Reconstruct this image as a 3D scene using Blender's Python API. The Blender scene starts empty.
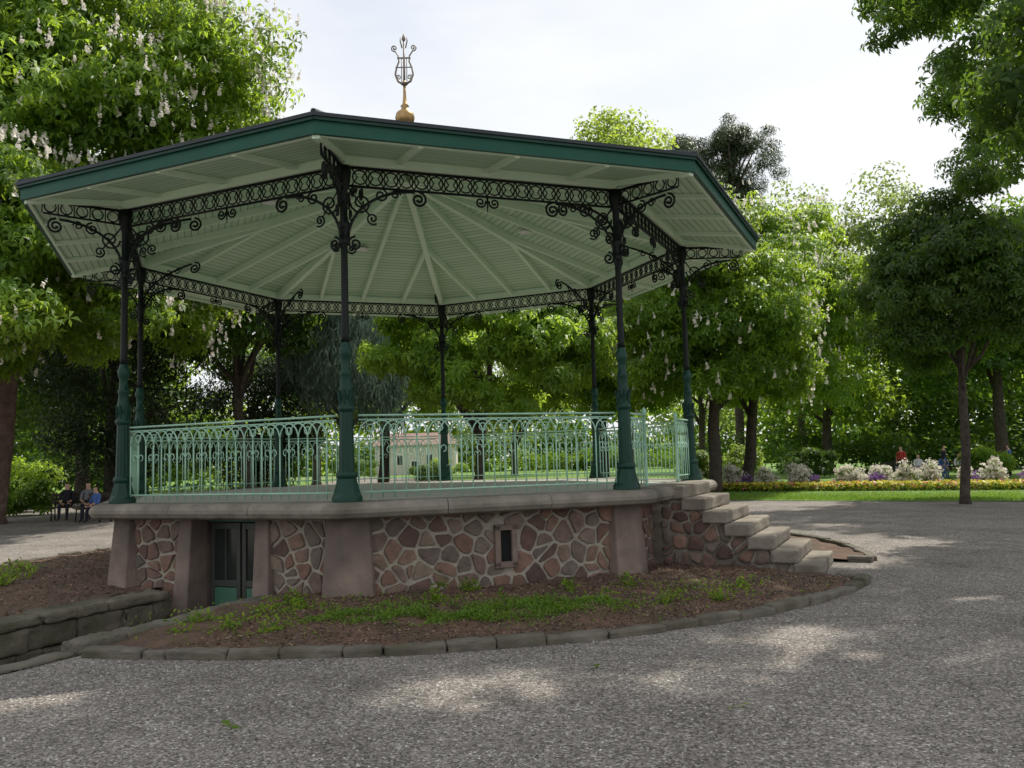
import bpy, math, random
import numpy as np
from mathutils import Vector, Matrix
random.seed(7); RNG=np.random.default_rng(7)
pi=math.pi; cos=math.cos; sin=math.sin
sc=bpy.context.scene
sc.view_settings.view_transform='Standard'; sc.view_settings.look='None'; sc.view_settings.exposure=0

# ------------------------------------------------------------ materials
def newmat(name):
    m=bpy.data.materials.new(name); m.use_nodes=True
    nt=m.node_tree; nt.nodes.clear()
    o=nt.nodes.new('ShaderNodeOutputMaterial')
    return m,nt,o
def ramp(nt,stops,interp='LINEAR'):
    r=nt.nodes.new('ShaderNodeValToRGB'); r.color_ramp.interpolation=interp
    e=r.color_ramp.elements
    while len(e)<len(stops): e.new(0.5)
    for i,(p,c) in enumerate(stops):
        e[i].position=p; e[i].color=(c[0],c[1],c[2],1)
    return r
def pmat(name,c1,c2,scale=3,rough=.75,bump=.3,bscale=30,metal=0,dirt=None,dist=0.01,attr=None,stops=None,spec=.4):
    m,nt,o=newmat(name); L=nt.links
    b=nt.nodes.new('ShaderNodeBsdfPrincipled'); L.new(b.outputs[0],o.inputs[0])
    b.inputs['Roughness'].default_value=rough; b.inputs['Metallic'].default_value=metal
    b.inputs['Specular IOR Level'].default_value=spec
    tc=nt.nodes.new('ShaderNodeTexCoord')
    n=nt.nodes.new('ShaderNodeTexNoise'); n.inputs['Scale'].default_value=scale; n.inputs['Detail'].default_value=8; n.inputs['Roughness'].default_value=.65
    L.new(tc.outputs['Object'],n.inputs['Vector'])
    r=ramp(nt,[(.3,c1),(.7,c2)]); L.new(n.outputs[0],r.inputs[0])
    col=r.outputs[0]
    if attr:
        a=nt.nodes.new('ShaderNodeAttribute'); a.attribute_name='tone'
        rr=ramp(nt,stops); L.new(a.outputs['Fac'],rr.inputs[0])
        mx=nt.nodes.new('ShaderNodeMix'); mx.data_type='RGBA'; mx.blend_type='MULTIPLY'; mx.inputs[0].default_value=1
        L.new(rr.outputs[0],mx.inputs[6]); L.new(col,mx.inputs[7]); col=mx.outputs[2]
    if dirt:
        n2=nt.nodes.new('ShaderNodeTexNoise'); n2.inputs['Scale'].default_value=scale*.35; n2.inputs['Detail'].default_value=6
        L.new(tc.outputs['Object'],n2.inputs['Vector'])
        r2=ramp(nt,[(.45,(0,0,0)),(.68,(1,1,1))]); L.new(n2.outputs[0],r2.inputs[0])
        mx=nt.nodes.new('ShaderNodeMix'); mx.data_type='RGBA'
        L.new(r2.outputs[0],mx.inputs[0]); L.new(col,mx.inputs[6]); mx.inputs[7].default_value=(*dirt,1); col=mx.outputs[2]
    L.new(col,b.inputs['Base Color'])
    if bump:
        n3=nt.nodes.new('ShaderNodeTexNoise'); n3.inputs['Scale'].default_value=bscale; n3.inputs['Detail'].default_value=6
        L.new(tc.outputs['Object'],n3.inputs['Vector'])
        bp=nt.nodes.new('ShaderNodeBump'); bp.inputs['Strength'].default_value=bump; bp.inputs['Distance'].default_value=dist
        L.new(n3.outputs[0],bp.inputs['Height']); L.new(bp.outputs[0],b.inputs['Normal'])
    return m
def leafmat(name,dark,light,trans,tf=.45):
    m,nt,o=newmat(name); L=nt.links
    a=nt.nodes.new('ShaderNodeAttribute'); a.attribute_name='tone'
    r=ramp(nt,[(0,dark),(1,light)]); L.new(a.outputs['Fac'],r.inputs[0])
    p=nt.nodes.new('ShaderNodeBsdfPrincipled'); p.inputs['Roughness'].default_value=.45; p.inputs['Specular IOR Level'].default_value=.35
    L.new(r.outputs[0],p.inputs['Base Color'])
    t=nt.nodes.new('ShaderNodeBsdfTranslucent')
    r2=ramp(nt,[(0,tuple(x*.6 for x in trans)),(1,trans)]); L.new(a.outputs['Fac'],r2.inputs[0]); L.new(r2.outputs[0],t.inputs[0])
    mx=nt.nodes.new('ShaderNodeMixShader'); mx.inputs[0].default_value=tf
    L.new(p.outputs[0],mx.inputs[1]); L.new(t.outputs[0],mx.inputs[2]); L.new(mx.outputs[0],o.inputs[0])
    return m

M={}
M['iron']=pmat('black_iron_paint',(.004,.007,.006),(.009,.014,.012),6,.45,.1,60,spec=.2)
M['green']=pmat('dark_green_paint',(.003,.032,.020),(.007,.050,.031),5,.36,.12,40,dirt=(.006,.032,.022),spec=.25)
M['fascia']=pmat('fascia_green_paint',(.008,.066,.043),(.012,.084,.055),2,.42,.08,30,spec=.22)
M['mint']=pmat('mint_green_paint',(.32,.54,.40),(.40,.62,.47),6,.45,.1,40,dirt=(.26,.46,.34))
M['rooftop']=pmat('roof_metal',(.012,.02,.024),(.02,.03,.034),2,.5,.1,20)
M['ceilbeam']=pmat('ceiling_beam_paint',(.62,.79,.60),(.70,.84,.67),4,.5,.08,30)
M['gilt']=pmat('gilded_brass',(.30,.19,.08),(.50,.35,.16),9,.38,.1,40,metal=.85)
M['giltpale']=pmat('weathered_gilt',(.16,.135,.11),(.34,.29,.23),9,.5,.1,40,metal=.4)
M['coping']=pmat('coping_stone',(.15,.132,.108),(.29,.26,.215),4,.85,.5,35,dirt=(.11,.097,.075))
M['deck']=pmat('deck_screed',(.32,.33,.28),(.42,.42,.36),2,.8,.3,30)
M['redstone']=pmat('pink_sandstone',(.14,.105,.088),(.27,.20,.165),3.0,.88,.7,28,dirt=(.105,.085,.072))
M['mortar']=pmat('mortar',(.27,.24,.195),(.41,.37,.305),9,.95,.8,45)
M['rubble']=pmat('rubble_stone',(.62,.62,.62),(1.15,1.1,1.05),9,.85,.9,30,attr=True,
   stops=[(0,(.105,.07,.06)),(.25,(.20,.12,.092)),(.45,(.165,.138,.115)),(.65,(.255,.155,.118)),(.85,(.13,.11,.097)),(1,(.24,.185,.148))])
M['retain']=pmat('retaining_stone',(.085,.075,.055),(.20,.175,.13),3,.92,.8,22,dirt=(.06,.062,.032),dist=.02)
M['step']=pmat('step_stone',(.16,.14,.11),(.29,.25,.205),4,.88,.6,30,dirt=(.12,.10,.078))
M['kerb']=pmat('kerb_stone',(.09,.08,.063),(.18,.16,.13),4,.9,.8,30,dirt=(.07,.065,.038))
M['dark']=pmat('painted_shade_black',(.006,.006,.006),(.010,.010,.010),3,.9,0)  # near-black colour standing in for unlit depth behind vent and door
M['doormetal']=pmat('door_grey_metal',(.05,.055,.048),(.08,.085,.075),3,.4,.15,20,dirt=(.045,.045,.038),spec=.4)
M['doorglass']=pmat('door_glass',(.02,.026,.024),(.03,.036,.032),3,.12,0,spec=.6)
M['doorgreen']=pmat('door_green_metal',(.05,.15,.10),(.08,.19,.13),3,.5,.1,20)
M['lamp']=pmat('lamp_glass',(.7,.7,.66),(.8,.8,.76),3,.3,0)
M['bark']=pmat('tree_bark',(.035,.028,.022),(.10,.08,.062),6,.95,1,18,dist=.04)
M['barkred']=pmat('reddish_bark',(.09,.055,.045),(.19,.125,.10),4,.95,1,10,dist=.05)
M['chest']=leafmat('chestnut_leaf',(.035,.09,.012),(.13,.235,.028),(.58,.80,.07),.5)
M['chestL']=leafmat('light_chestnut_leaf',(.050,.115,.015),(.15,.265,.032),(.62,.86,.09),.5)
M['darkleaf']=leafmat('dark_leaf',(.020,.052,.010),(.062,.13,.022),(.28,.46,.045),.42)
M['bright']=leafmat('bright_leaf',(.07,.15,.02),(.18,.29,.045),(.65,.82,.12),.5)
M['pale']=leafmat('pale_leaf',(.060,.115,.03),(.16,.24,.065),(.50,.64,.15),.45)
M['pine']=leafmat('pine_needles',(.022,.038,.016),(.065,.095,.035),(.12,.18,.05),.25)
M['cedar']=leafmat('blue_cedar_needles',(.065,.105,.085),(.15,.22,.18),(.22,.32,.22),.3)
M['yew']=leafmat('yew_needles',(.009,.024,.007),(.032,.062,.014),(.07,.12,.025),.28)
M['blossom']=leafmat('blossom',(.72,.66,.58),(.92,.88,.82),(.95,.89,.8),.45)
M['yellowf']=leafmat('yellow_petals',(.7,.6,.05),(.85,.78,.12),(.8,.7,.08),.35)
M['pinkf']=leafmat('pink_petals',(.6,.1,.16),(.8,.25,.3),(.6,.15,.2),.3)
M['purplef']=leafmat('purple_petals',(.25,.10,.40),(.45,.25,.6),(.4,.2,.5),.3)
M['litter']=leafmat('dry_litter',(.05,.03,.02),(.30,.20,.14),(.12,.07,.04),.1)
M['grassblade']=leafmat('grass_blade',(.055,.12,.018),(.15,.26,.04),(.40,.62,.06),.42)
M['plaster']=pmat('pale_plaster',(.55,.49,.44),(.66,.60,.55),1,.9,.1,10)
M['tile']=pmat('roof_tiles',(.20,.13,.11),(.28,.19,.16),3,.85,.4,8)
M['glass']=pmat('window_glass',(.03,.035,.04),(.05,.055,.06),3,.1,0)
M['whitepaint']=pmat('white_paint',(.7,.7,.68),(.8,.8,.78),3,.5,0)
M['skin']=pmat('skin',(.48,.29,.21),(.55,.34,.25),5,.6,0)
M['hair']=pmat('hair_brown',(.03,.018,.012),(.06,.035,.02),20,.6,.2)
for nm,c in dict(cl_white=(.75,.75,.77),cl_blue=(.08,.16,.42),cl_dark=(.02,.02,.03),cl_red=(.5,.05,.05),cl_grey=(.2,.2,.22)).items():
    M[nm]=pmat('cloth_'+nm,tuple(x*.85 for x in c),c,8,.9,.2,60)

def boards():
    m,nt,o=newmat('ceiling_boards'); L=nt.links
    b=nt.nodes.new('ShaderNodeBsdfPrincipled'); L.new(b.outputs[0],o.inputs[0]); b.inputs['Roughness'].default_value=.45
    uv=nt.nodes.new('ShaderNodeUVMap'); uv.uv_map='UVMap'
    sx=nt.nodes.new('ShaderNodeSeparateXYZ'); L.new(uv.outputs[0],sx.inputs[0])
    d=nt.nodes.new('ShaderNodeMath'); d.operation='DIVIDE'; d.inputs[1].default_value=.105; L.new(sx.outputs[1],d.inputs[0])
    f=nt.nodes.new('ShaderNodeMath'); f.operation='FRACT'; L.new(d.outputs[0],f.inputs[0])
    fl=nt.nodes.new('ShaderNodeMath'); fl.operation='FLOOR'; L.new(d.outputs[0],fl.inputs[0])
    r=ramp(nt,[(0,(0,0,0)),(.12,(1,1,1)),(.90,(1,1,1)),(1,(0,0,0))]); L.new(f.outputs[0],r.inputs[0])
    wn=nt.nodes.new('ShaderNodeTexWhiteNoise'); wn.noise_dimensions='1D'; L.new(fl.outputs[0],wn.inputs['W'])
    r2=ramp(nt,[(0,(.45,.63,.44)),(1,(.55,.72,.53))]); L.new(wn.outputs[0],r2.inputs[0])
    mx=nt.nodes.new('ShaderNodeMix'); mx.data_type='RGBA'; L.new(r.outputs[0],mx.inputs[0])
    mx.inputs[6].default_value=(.13,.21,.13,1); L.new(r2.outputs[0],mx.inputs[7]); L.new(mx.outputs[2],b.inputs['Base Color'])
    bp=nt.nodes.new('ShaderNodeBump'); bp.inputs['Distance'].default_value=.01; bp.inputs['Strength'].default_value=.7
    L.new(r.outputs[0],bp.inputs['Height']); L.new(bp.outputs[0],b.inputs['Normal'])
    return m
M['boards']=boards()

def gravel():
    m,nt,o=newmat('gravel'); L=nt.links
    b=nt.nodes.new('ShaderNodeBsdfPrincipled'); L.new(b.outputs[0],o.inputs[0]); b.inputs['Roughness'].default_value=.9; b.inputs['Specular IOR Level'].default_value=.2
    tc=nt.nodes.new('ShaderNodeTexCoord')
    v=nt.nodes.new('ShaderNodeTexVoronoi'); v.inputs['Scale'].default_value=64; L.new(tc.outputs['Object'],v.inputs['Vector'])
    bw=nt.nodes.new('ShaderNodeSeparateColor'); L.new(v.outputs['Color'],bw.inputs[0])
    r=ramp(nt,[(0,(.09,.083,.076)),(.35,(.185,.17,.157)),(.7,(.27,.25,.232)),(.93,(.38,.355,.33)),(1,(.55,.525,.50))]); L.new(bw.outputs[0],r.inputs[0])
    n=nt.nodes.new('ShaderNodeTexNoise'); n.inputs['Scale'].default_value=.7; n.inputs['Detail'].default_value=10; n.inputs['Roughness'].default_value=.78; L.new(tc.outputs['Object'],n.inputs['Vector'])
    r2=ramp(nt,[(.32,(.58,.55,.52)),(.5,(.92,.895,.87)),(.70,(1.25,1.22,1.19))]); L.new(n.outputs[0],r2.inputs[0])
    mx=nt.nodes.new('ShaderNodeMix'); mx.data_type='RGBA'; mx.blend_type='MULTIPLY'; mx.inputs[0].default_value=1
    L.new(r.outputs[0],mx.inputs[6]); L.new(r2.outputs[0],mx.inputs[7]); L.new(mx.outputs[2],b.inputs['Base Color'])
    bp=nt.nodes.new('ShaderNodeBump'); bp.invert=True; bp.inputs['Strength'].default_value=.9; bp.inputs['Distance'].default_value=.012
    L.new(v.outputs['Distance'],bp.inputs['Height'])
    n3=nt.nodes.new('ShaderNodeTexNoise'); n3.inputs['Scale'].default_value=2.2; n3.inputs['Detail'].default_value=4; L.new(tc.outputs['Object'],n3.inputs['Vector'])
    bp2=nt.nodes.new('ShaderNodeBump'); bp2.inputs['Strength'].default_value=.5; bp2.inputs['Distance'].default_value=.06
    L.new(n3.outputs[0],bp2.inputs['Height']); L.new(bp.outputs[0],bp2.inputs['Normal']); L.new(bp2.outputs[0],b.inputs['Normal'])
    return m
M['gravel']=gravel()
M['lawn']=pmat('lawn_grass',(.075,.16,.022),(.16,.28,.045),1.2,.9,1,60,dirt=(.12,.19,.035),dist=.03)
M['soil']=pmat('bed_soil',(.065,.040,.029),(.165,.098,.069),5,.95,1,25,dirt=(.085,.062,.04),dist=.03)
M['pebble']=pmat('pebbles',(.8,.8,.8),(1.1,1.1,1.1),9,.85,0,attr=True,stops=[(0,(.07,.064,.058)),(.5,(.21,.195,.18)),(.9,(.38,.355,.33)),(1,(.6,.575,.545))])

# ------------------------------------------------------------ mesh helpers
def empty(name,loc=(0,0,0)):
    e=bpy.data.objects.new(name,None); e.location=loc; sc.collection.objects.link(e); return e
def obj(name,v,f,mat,parent=None,smooth=False,tone=None,uv=None,loc=None,midx=None):
    me=bpy.data.meshes.new(name); me.from_pydata([tuple(p) for p in v],[],[tuple(q) for q in f])
    for m in (mat if isinstance(mat,(list,tuple)) else [mat]): me.materials.append(m)
    if smooth: me.polygons.foreach_set('use_smooth',[True]*len(f))
    if midx is not None: me.polygons.foreach_set('material_index',midx)
    if tone is not None:
        a=me.attributes.new('tone','FLOAT','POINT'); a.data.foreach_set('value',np.asarray(tone,dtype=np.float32))
    if uv is not None:
        u=me.uv_layers.new(name='UVMap')
        for i,c in enumerate(uv): u.data[i].uv=c
    me.update()
    o=bpy.data.objects.new(name,me); sc.collection.objects.link(o)
    if parent: o.parent=parent
    if loc: o.location=loc
    return o
class B:
    def __init__(s): s.v=[];s.f=[];s.t=[]
    def add(s,v,f,tone=0):
        k=len(s.v); s.v+= [tuple(p) for p in v]; s.f+=[tuple(i+k for i in q) for q in f]; s.t+=[tone]*len(v)
    def box(s,c,ax,ay,az,tone=0):
        c=Vector(c);ax=Vector(ax);ay=Vector(ay);az=Vector(az)
        v=[c+ax*i+ay*j+az*k for k in(-1,1) for j in(-1,1) for i in(-1,1)]
        s.add(v,[(0,2,3,1),(4,5,7,6),(0,1,5,4),(2,6,7,3),(0,4,6,2),(1,3,7,5)],tone)
    def beam(s,p0,p1,w,h,up=(0,0,1)):
        p0=Vector(p0);p1=Vector(p1);d=(p1-p0);L=d.length;d.normalize()
        x=d.cross(Vector(up)).normalized(); z=x.cross(d).normalized()
        s.box((p0+p1)/2,d*L/2,x*w/2,z*h/2)
    def tube(s,pts,r,n=6,cap=True,tone=0):
        pts=[Vector(p) for p in pts]; m=len(pts)
        if not hasattr(r,'__len__'): r=[r]*m
        prev=None;V=[];F=[]
        for i,p in enumerate(pts):
            t=(pts[min(i+1,m-1)]-pts[max(i-1,0)])
            if t.length<1e-9: t=Vector((0,0,1))
            t.normalize()
            if prev is None:
                a=Vector((0,0,1)) if abs(t.z)<.9 else Vector((1,0,0))
                x=t.cross(a).normalized()
            else:
                x=(prev-t*prev.dot(t))
                x=x.normalized() if x.length>1e-6 else t.orthogonal().normalized()
            prev=x; y=t.cross(x)
            for j in range(n):
                a=2*pi*j/n; V.append(p+(x*cos(a)+y*sin(a))*r[i])
        for i in range(m-1):
            for j in range(n):
                F.append((i*n+j,i*n+(j+1)%n,(i+1)*n+(j+1)%n,(i+1)*n+j))
        if cap: F.append(tuple(range(n))[::-1]); F.append(tuple((m-1)*n+j for j in range(n)))
        s.add(V,F,tone)
    def lathe(s,c,prof,n=16,flute=0):
        V=[];F=[];c=Vector(c)
        for (r,z) in prof:
            for j in range(n):
                a=2*pi*j/n; rr=r*(1-flute*(j%2)); V.append(c+Vector((rr*cos(a),rr*sin(a),z)))
        for i in range(len(prof)-1):
            for j in range(n): F.append((i*n+j,i*n+(j+1)%n,(i+1)*n+(j+1)%n,(i+1)*n+j))
        F.append(tuple(range(n))[::-1]); F.append(tuple((len(prof)-1)*n+j for j in range(n)))
        s.add(V,F)
    def obj(s,name,mat,parent=None,smooth=False,tone=False,**k):
        return obj(name,s.v,s.f,mat,parent,smooth,s.t if tone else None,**k)
def bevel(o,w=.01,seg=2,ang=35):
    m=o.modifiers.new('bevel','BEVEL'); m.width=w; m.segments=seg; m.limit_method='ANGLE'; m.angle_limit=math.radians(ang); return o
def hewn(o,w=.02,sub=3,strength=.03,size=.12,seg=2):
    """split-stone look: bevel, subdivide, displace with procedural noise"""
    bevel(o,w,seg)
    m=o.modifiers.new('sub','SUBSURF'); m.subdivision_type='SIMPLE'; m.levels=sub; m.render_levels=sub
    for sz,st in((size,strength),(size*.35,strength*.4)):
        t=bpy.data.textures.new('stone_noise','CLOUDS'); t.noise_scale=sz; t.noise_depth=3
        m=o.modifiers.new('displace','DISPLACE'); m.texture=t; m.strength=st; m.mid_level=.5; m.texture_coords='LOCAL'
    o.data.polygons.foreach_set('use_smooth',[True]*len(o.data.polygons))
    return o

def quads(name,P,tone,mat,parent=None):
    n=len(P); me=bpy.data.meshes.new(name)
    me.vertices.add(n*4); me.vertices.foreach_set('co',P.reshape(-1).astype(np.float32))
    me.loops.add(n*4); me.loops.foreach_set('vertex_index',np.arange(n*4,dtype=np.int32))
    me.polygons.add(n); me.polygons.foreach_set('loop_start',np.arange(0,n*4,4,dtype=np.int32))
    a=me.attributes.new('tone','FLOAT','POINT'); a.data.foreach_set('value',np.repeat(np.clip(tone,0,1),4).astype(np.float32))
    me.materials.append(mat); me.update(calc_edges=True)
    o=bpy.data.objects.new(name,me); sc.collection.objects.link(o)
    if parent: o.parent=parent
    return o
def norm(a): return a/np.maximum(np.linalg.norm(a,axis=-1,keepdims=True),1e-9)
def leafquads(pos,nrm,L,W,palm,droop,rng,dirbias=None):
    n=len(pos); rd=rng.normal(size=(n,3))
    if dirbias is not None: rd=rd*.45+dirbias
    a=norm(rd-(rd*nrm).sum(1,keepdims=True)*nrm); b=np.cross(nrm,a)
    out=[]; angs=[0] if palm==1 else [2*pi*k/palm for k in range(palm)]
    for g in angs:
        gg=g+rng.normal(size=(n,1))*.12 if palm>1 else np.zeros((n,1))
        d=a*np.cos(gg)+b*np.sin(gg); s=np.cross(nrm,d)
        ll=(L*rng.uniform(.7,1.2,size=(n,1))); ww=ll*W
        d2=d-nrm*droop; d2[:,2]-=droop*.6; 
        tip=pos+norm(d2)*ll; mid=pos+d*ll*.6
        out.append(np.stack([pos,mid+s*ww*.5,tip,mid-s*ww*.5],1))
    return np.concatenate(out,0)
def crown(name,C,R,n,L,W,palm,mat,parent,rng,centre,droop=.35,flat=.75,down=False,tonevar=.25):
    w=R**2; w=w/w.sum(); idx=rng.choice(len(C),size=n,p=w)
    d=norm(rng.normal(size=(n,3))); d[:,2]=d[:,2]*.8+.12
    rad=rng.uniform(.3,1.12,size=(n,1))**.6+np.abs(rng.normal(size=(n,1)))*.12
    pos=C[idx]+d*rad*R[idx][:,None]*np.array([1,1,flat])
    o=norm(pos-centre)
    nr=norm(d*.5+o*.35+np.array([0,0,.55])+rng.normal(size=(n,3))*.45)
    ct=rng.uniform(0,1,size=len(C))
    tone=.5+(ct[idx]-.5)*tonevar*2+rng.normal(size=n)*.16+d[:,2]*.12
    db=np.array([0,0,-1.2]) if down else None
    P=leafquads(pos,nr if not down else norm(np.cross(rng.normal(size=(n,3)),np.array([0,0,1.]))),L,W,palm,droop,rng,db)
    return quads(name,P,np.tile(tone,palm),mat,parent)
def clumps(centre,rad,n,rng,cr=(.16,.28),low=-.75,shell=.5):
    u=norm(rng.normal(size=(n*3,3))); u=u[u[:,2]>low][:n]
    n=len(u)
    lob=1+.16*np.sin(u[:,0]*5+rng.uniform(0,6))*np.cos(u[:,1]*4+rng.uniform(0,6))+.10*np.sin(u[:,2]*7+rng.uniform(0,6))
    r=rng.uniform(shell,1,size=n)**.7*lob
    C=np.array(centre)+u*r[:,None]*np.array(rad)*.86
    R=rng.uniform(*cr,size=n)*min(rad)
    return C,R
def blossoms(name,C,R,centre,n,mat,parent,rng,h=.30):
    out_=np.linalg.norm((C-centre)/np.maximum(np.abs(C-centre).max(0),1e-6),axis=1)
    w=np.where(out_>np.quantile(out_,.3),1.0,.05); w/=w.sum()
    idx=rng.choice(len(C),size=n,p=w)
    d=norm(rng.normal(size=(n,3))); o=norm(C[idx]-centre)
    d=norm(d*.8+o*1.0+np.array([0,0,.45])); pos=C[idx]+d*R[idx][:,None]*np.array([1,1,.85])*rng.uniform(1.15,1.4,size=(n,1))
    k=8; out=[]
    sc_=rng.uniform(.55,1.15,size=(n,1)); tilt=rng.normal(size=(n,3))*.18; tilt[:,2]=1
    for j in range(k):
        z=j/(k-1); w=.068*(1-z*.75)*sc_
        a=rng.uniform(0,2*pi,size=n)
        x=np.stack([np.cos(a),np.sin(a),rng.uniform(-.4,.4,size=n)],1); y=np.stack([-np.sin(a)*.5,np.cos(a)*.5,np.full(n,.85)],1)
        c=pos+tilt*(h*z)*sc_+rng.normal(size=(n,3))*.012
        out.append(np.stack([c-x*w-y*w*.8,c+x*w-y*w*.8,c+x*w+y*w*.8,c-x*w+y*w*.8],1))
    P=np.concatenate(out,0)
    return quads(name,P,rng.uniform(0,1,size=len(P)),mat,parent)
def tree(name,xy,ctr,rad,leaves,mat,nc=110,L=.28,W=.36,palm=5,bark='bark',tr=.22,seed=1,flowers=0,cr=(.16,.28),low=-.75,shell=.5,limbs=12,lean=0,extra=None,droop=.35,fork=None,down=False,tonevar=.25,bh=.30):
    rng=np.random.default_rng(seed); e=empty(name)
    C,R=clumps(ctr,rad,nc,rng,cr,low,shell)
    if extra is not None:
        C=np.concatenate([C,np.array([x[:3] for x in extra])]); R=np.concatenate([R,np.array([x[3] for x in extra])])
    crown('foliage',C,R,leaves,L,W,palm,mat,e,rng,np.array(ctr),droop=droop,down=down,tonevar=tonevar)
    b=B(); x,y=xy; zc=ctr[2]; zf=fork if fork else max(1.6,ctr[2]-rad[2]*.8)
    p0=Vector((x,y,-.1)); pf=Vector((x+(ctr[0]-x)*.35+lean,y+(ctr[1]-y)*.35,zf)); pt=Vector((ctr[0],ctr[1],ctr[2]+rad[2]*.5))
    pts=[p0,p0+Vector((0,0,.35)),p0.lerp(pf,.5)+Vector((.05,0,0)),pf,pf.lerp(pt,.5)+Vector((rng.uniform(-.3,.3),0,0)),pt]
    b.tube(pts,[tr*1.35,tr*1.05,tr*.95,tr*.85,tr*.5,tr*.12],10)
    sel=rng.choice(len(C),size=min(limbs,len(C)),replace=False)
    for i in sel:
        c=Vector(C[i]); s=pf.lerp(pt,rng.uniform(0,.7)) if c.z>zf else pf
        m=s.lerp(c,.5)+Vector((0,0,rng.uniform(.05,.25)*rad[2]*.5)); q=s.lerp(m,.5)+Vector((rng.uniform(-.2,.2),rng.uniform(-.2,.2),0))
        b.tube([s,q,m,m.lerp(c,.6),c],[tr*.42,tr*.36,tr*.25,tr*.14,tr*.05],6)
    b.obj('trunk_and_limbs',M[bark],e,True)
    if flowers: blossoms('blossoms',C,R,np.array(ctr),flowers,M['blossom'],e,rng,bh)
    return e

# ------------------------------------------------------------ layout
CX,CY=-1.72,14.486
TH=-2.39613
R0=4.637; ZD=1.173; HC=3.90; ZT=ZD+HC
RE=5.867; ZE=5.0
c8=cos(pi/8)
def ang(k): return TH+k*pi/4
def cor(k,R,z=0): return Vector((R*cos(ang(k)),R*sin(ang(k)),z))
def side(k):
    a=TH+k*pi/4+pi/8
    return Vector((cos(a),sin(a),0)),Vector((-sin(a),cos(a),0))
UP=Vector((0,0,1))
BS=empty('bandstand',(CX,CY,0))

# ------------ ground with slot for the cellar steps
n0,t0=side(0)
SL0,SL1,SW=3.95,9.7,.76
ctr=Vector((CX,CY,0))
def sp(al,pe,z=0): return ctr+n0*al+t0*pe+UP*z
BIG=1600
v=[sp(-BIG,-BIG),sp(BIG,-BIG),sp(BIG,BIG),sp(-BIG,BIG),sp(SL0,-SW),sp(SL1,-SW),sp(SL1,SW),sp(SL0,SW)]
obj('gravel_ground',v,[(0,1,5,4),(1,2,6,5),(2,3,7,6),(3,0,4,7)],M['gravel'])
pit=empty('cellar_steps')
b=B()
def lbox(b,a0,a1,p0,p1,z0,z1,tone=0):
    b.box(sp((a0+a1)/2,(p0+p1)/2,(z0+z1)/2),n0*(a1-a0)/2,t0*(p1-p0)/2,UP*(z1-z0)/2,tone)
lbox(b,3.5,7.4,-.9,.9,-1.05,-.86)
for i in range(5):
    lbox(b,7.4+i*.42,9.75,-.9,.9,-.87+i*.16,-.70+i*.16)
bevel(b.obj('steps',M['retain'],pit),.015)
def blocks(b,a0,a1,p0,p1,z0,z1,lens,zj=.015,pj=.012,rngs=random,g=.004):
    a=a0
    while a<a1-.05:
        l=min(rngs.uniform(*lens),a1-a)
        if a1-(a+l)<.25: l=a1-a
        j=rngs.uniform(-pj,pj)
        lbox(b,a+g,a+l-g,p0+j,p1+j,z0,z1+rngs.uniform(-zj,zj)); a+=l
rw=empty('retaining_wall'); b=B()
z=-.88
for row,hh in enumerate((.20,.27,.19,.24)):
    blocks(b,4.36,9.7,-1.0,-.70,z,z+hh-.006,(.25,.75),0,.02); z+=hh
hewn(b.obj('wall_courses',M['retain'],rw),.02,3,.05,.16)
b=B(); blocks(b,4.5,9.7,-1.08,-.67,.025,.13,(.7,1.5),.01,.02); hewn(b.obj('coping_stones',M['retain'],rw),.03,4,.05,.2)
rw2=empty('retaining_wall'); b=B()
z=-.88
for row in range(3):
    blocks(b,4.36,9.7,.70,.95,z,z+.285,(.4,.8),0,.01); z+=.29
bevel(b.obj('wall_courses',M['retain'],rw2),.03,3)
b=B(); blocks(b,4.5,7.05,.68,.98,-.01,.11,(.6,1.1),.02,.02); blocks(b,7.06,9.7,.68,.92,-.01,.035,(.6,1.1),.01,.01)
hewn(b.obj('coping_stones',M['kerb'],rw2),.03,4,.04,.15)

# ------------ planting bed
RK=7.05
am0=TH+pi/8; amS=TH+2*pi/4+pi/8
def bedseg(name,lo,hi,plo,phi,mat,R1,R2,zf,nr=24,na=160,parent=None):
    V=[];F=[]
    for i in range(nr+1):
        r=R1+(R2-R1)*i/nr
        a0=lo+math.asin(plo/r); a1=hi-math.asin(phi/r)
        for j in range(na+1):
            a=a0+(a1-a0)*j/na; V.append((CX+r*cos(a),CY+r*sin(a),zf(r,a)))
    for i in range(nr):
        for j in range(na): q=i*(na+1)+j; F.append((q,q+na+1,q+na+2,q+1))
    return obj(name,V,F,mat,parent,True)
def bz(r,a):
    t=(r-4.3)/(RK-4.3)
    return .03+.10*max(0,sin(pi*min(1,max(0,.35+.65*t))))+.02*sin(a*23+sin(r*3))*sin(r*5+a*7)+.014*sin(a*57+r*9)
bed=empty('planting_bed')
bedseg('soil',am0,amS,.96,.86,M['soil'],4.3,RK-.02,bz,parent=bed)
bedseg('soil_rear',amS,am0+2*pi,.86,1.02,M['soil'],4.3,RK-.02,bz,na=300,parent=bed)
kb=B()
def kerbarc(a0,a1,R):
    a=a0
    while a<a1-.01:
        l=min(random.uniform(.22,.62)/R,a1-a)
        rr=R+random.uniform(-.02,.02); am=a+l/2
        nn=Vector((cos(am),sin(am),0)); tt=Vector((-sin(am),cos(am),0))
        h=random.uniform(.06,.095)
        kb.box(ctr+nn*rr+UP*(h/2-.01),nn*random.uniform(.065,.085),tt*(l*R/2-.004),UP*(h/2+.01)); a+=l
eS=math.asin(.95/RK)
kerbarc(am0+math.asin(.98/RK),amS-eS-.02,RK+.05)
kerbarc(amS+eS+.02,am0+2*pi-math.asin(1.05/RK),RK+.05)
nS,tS=side(2)
def ss(al,pe,z=0): return ctr+nS*al+tS*pe+UP*z
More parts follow.
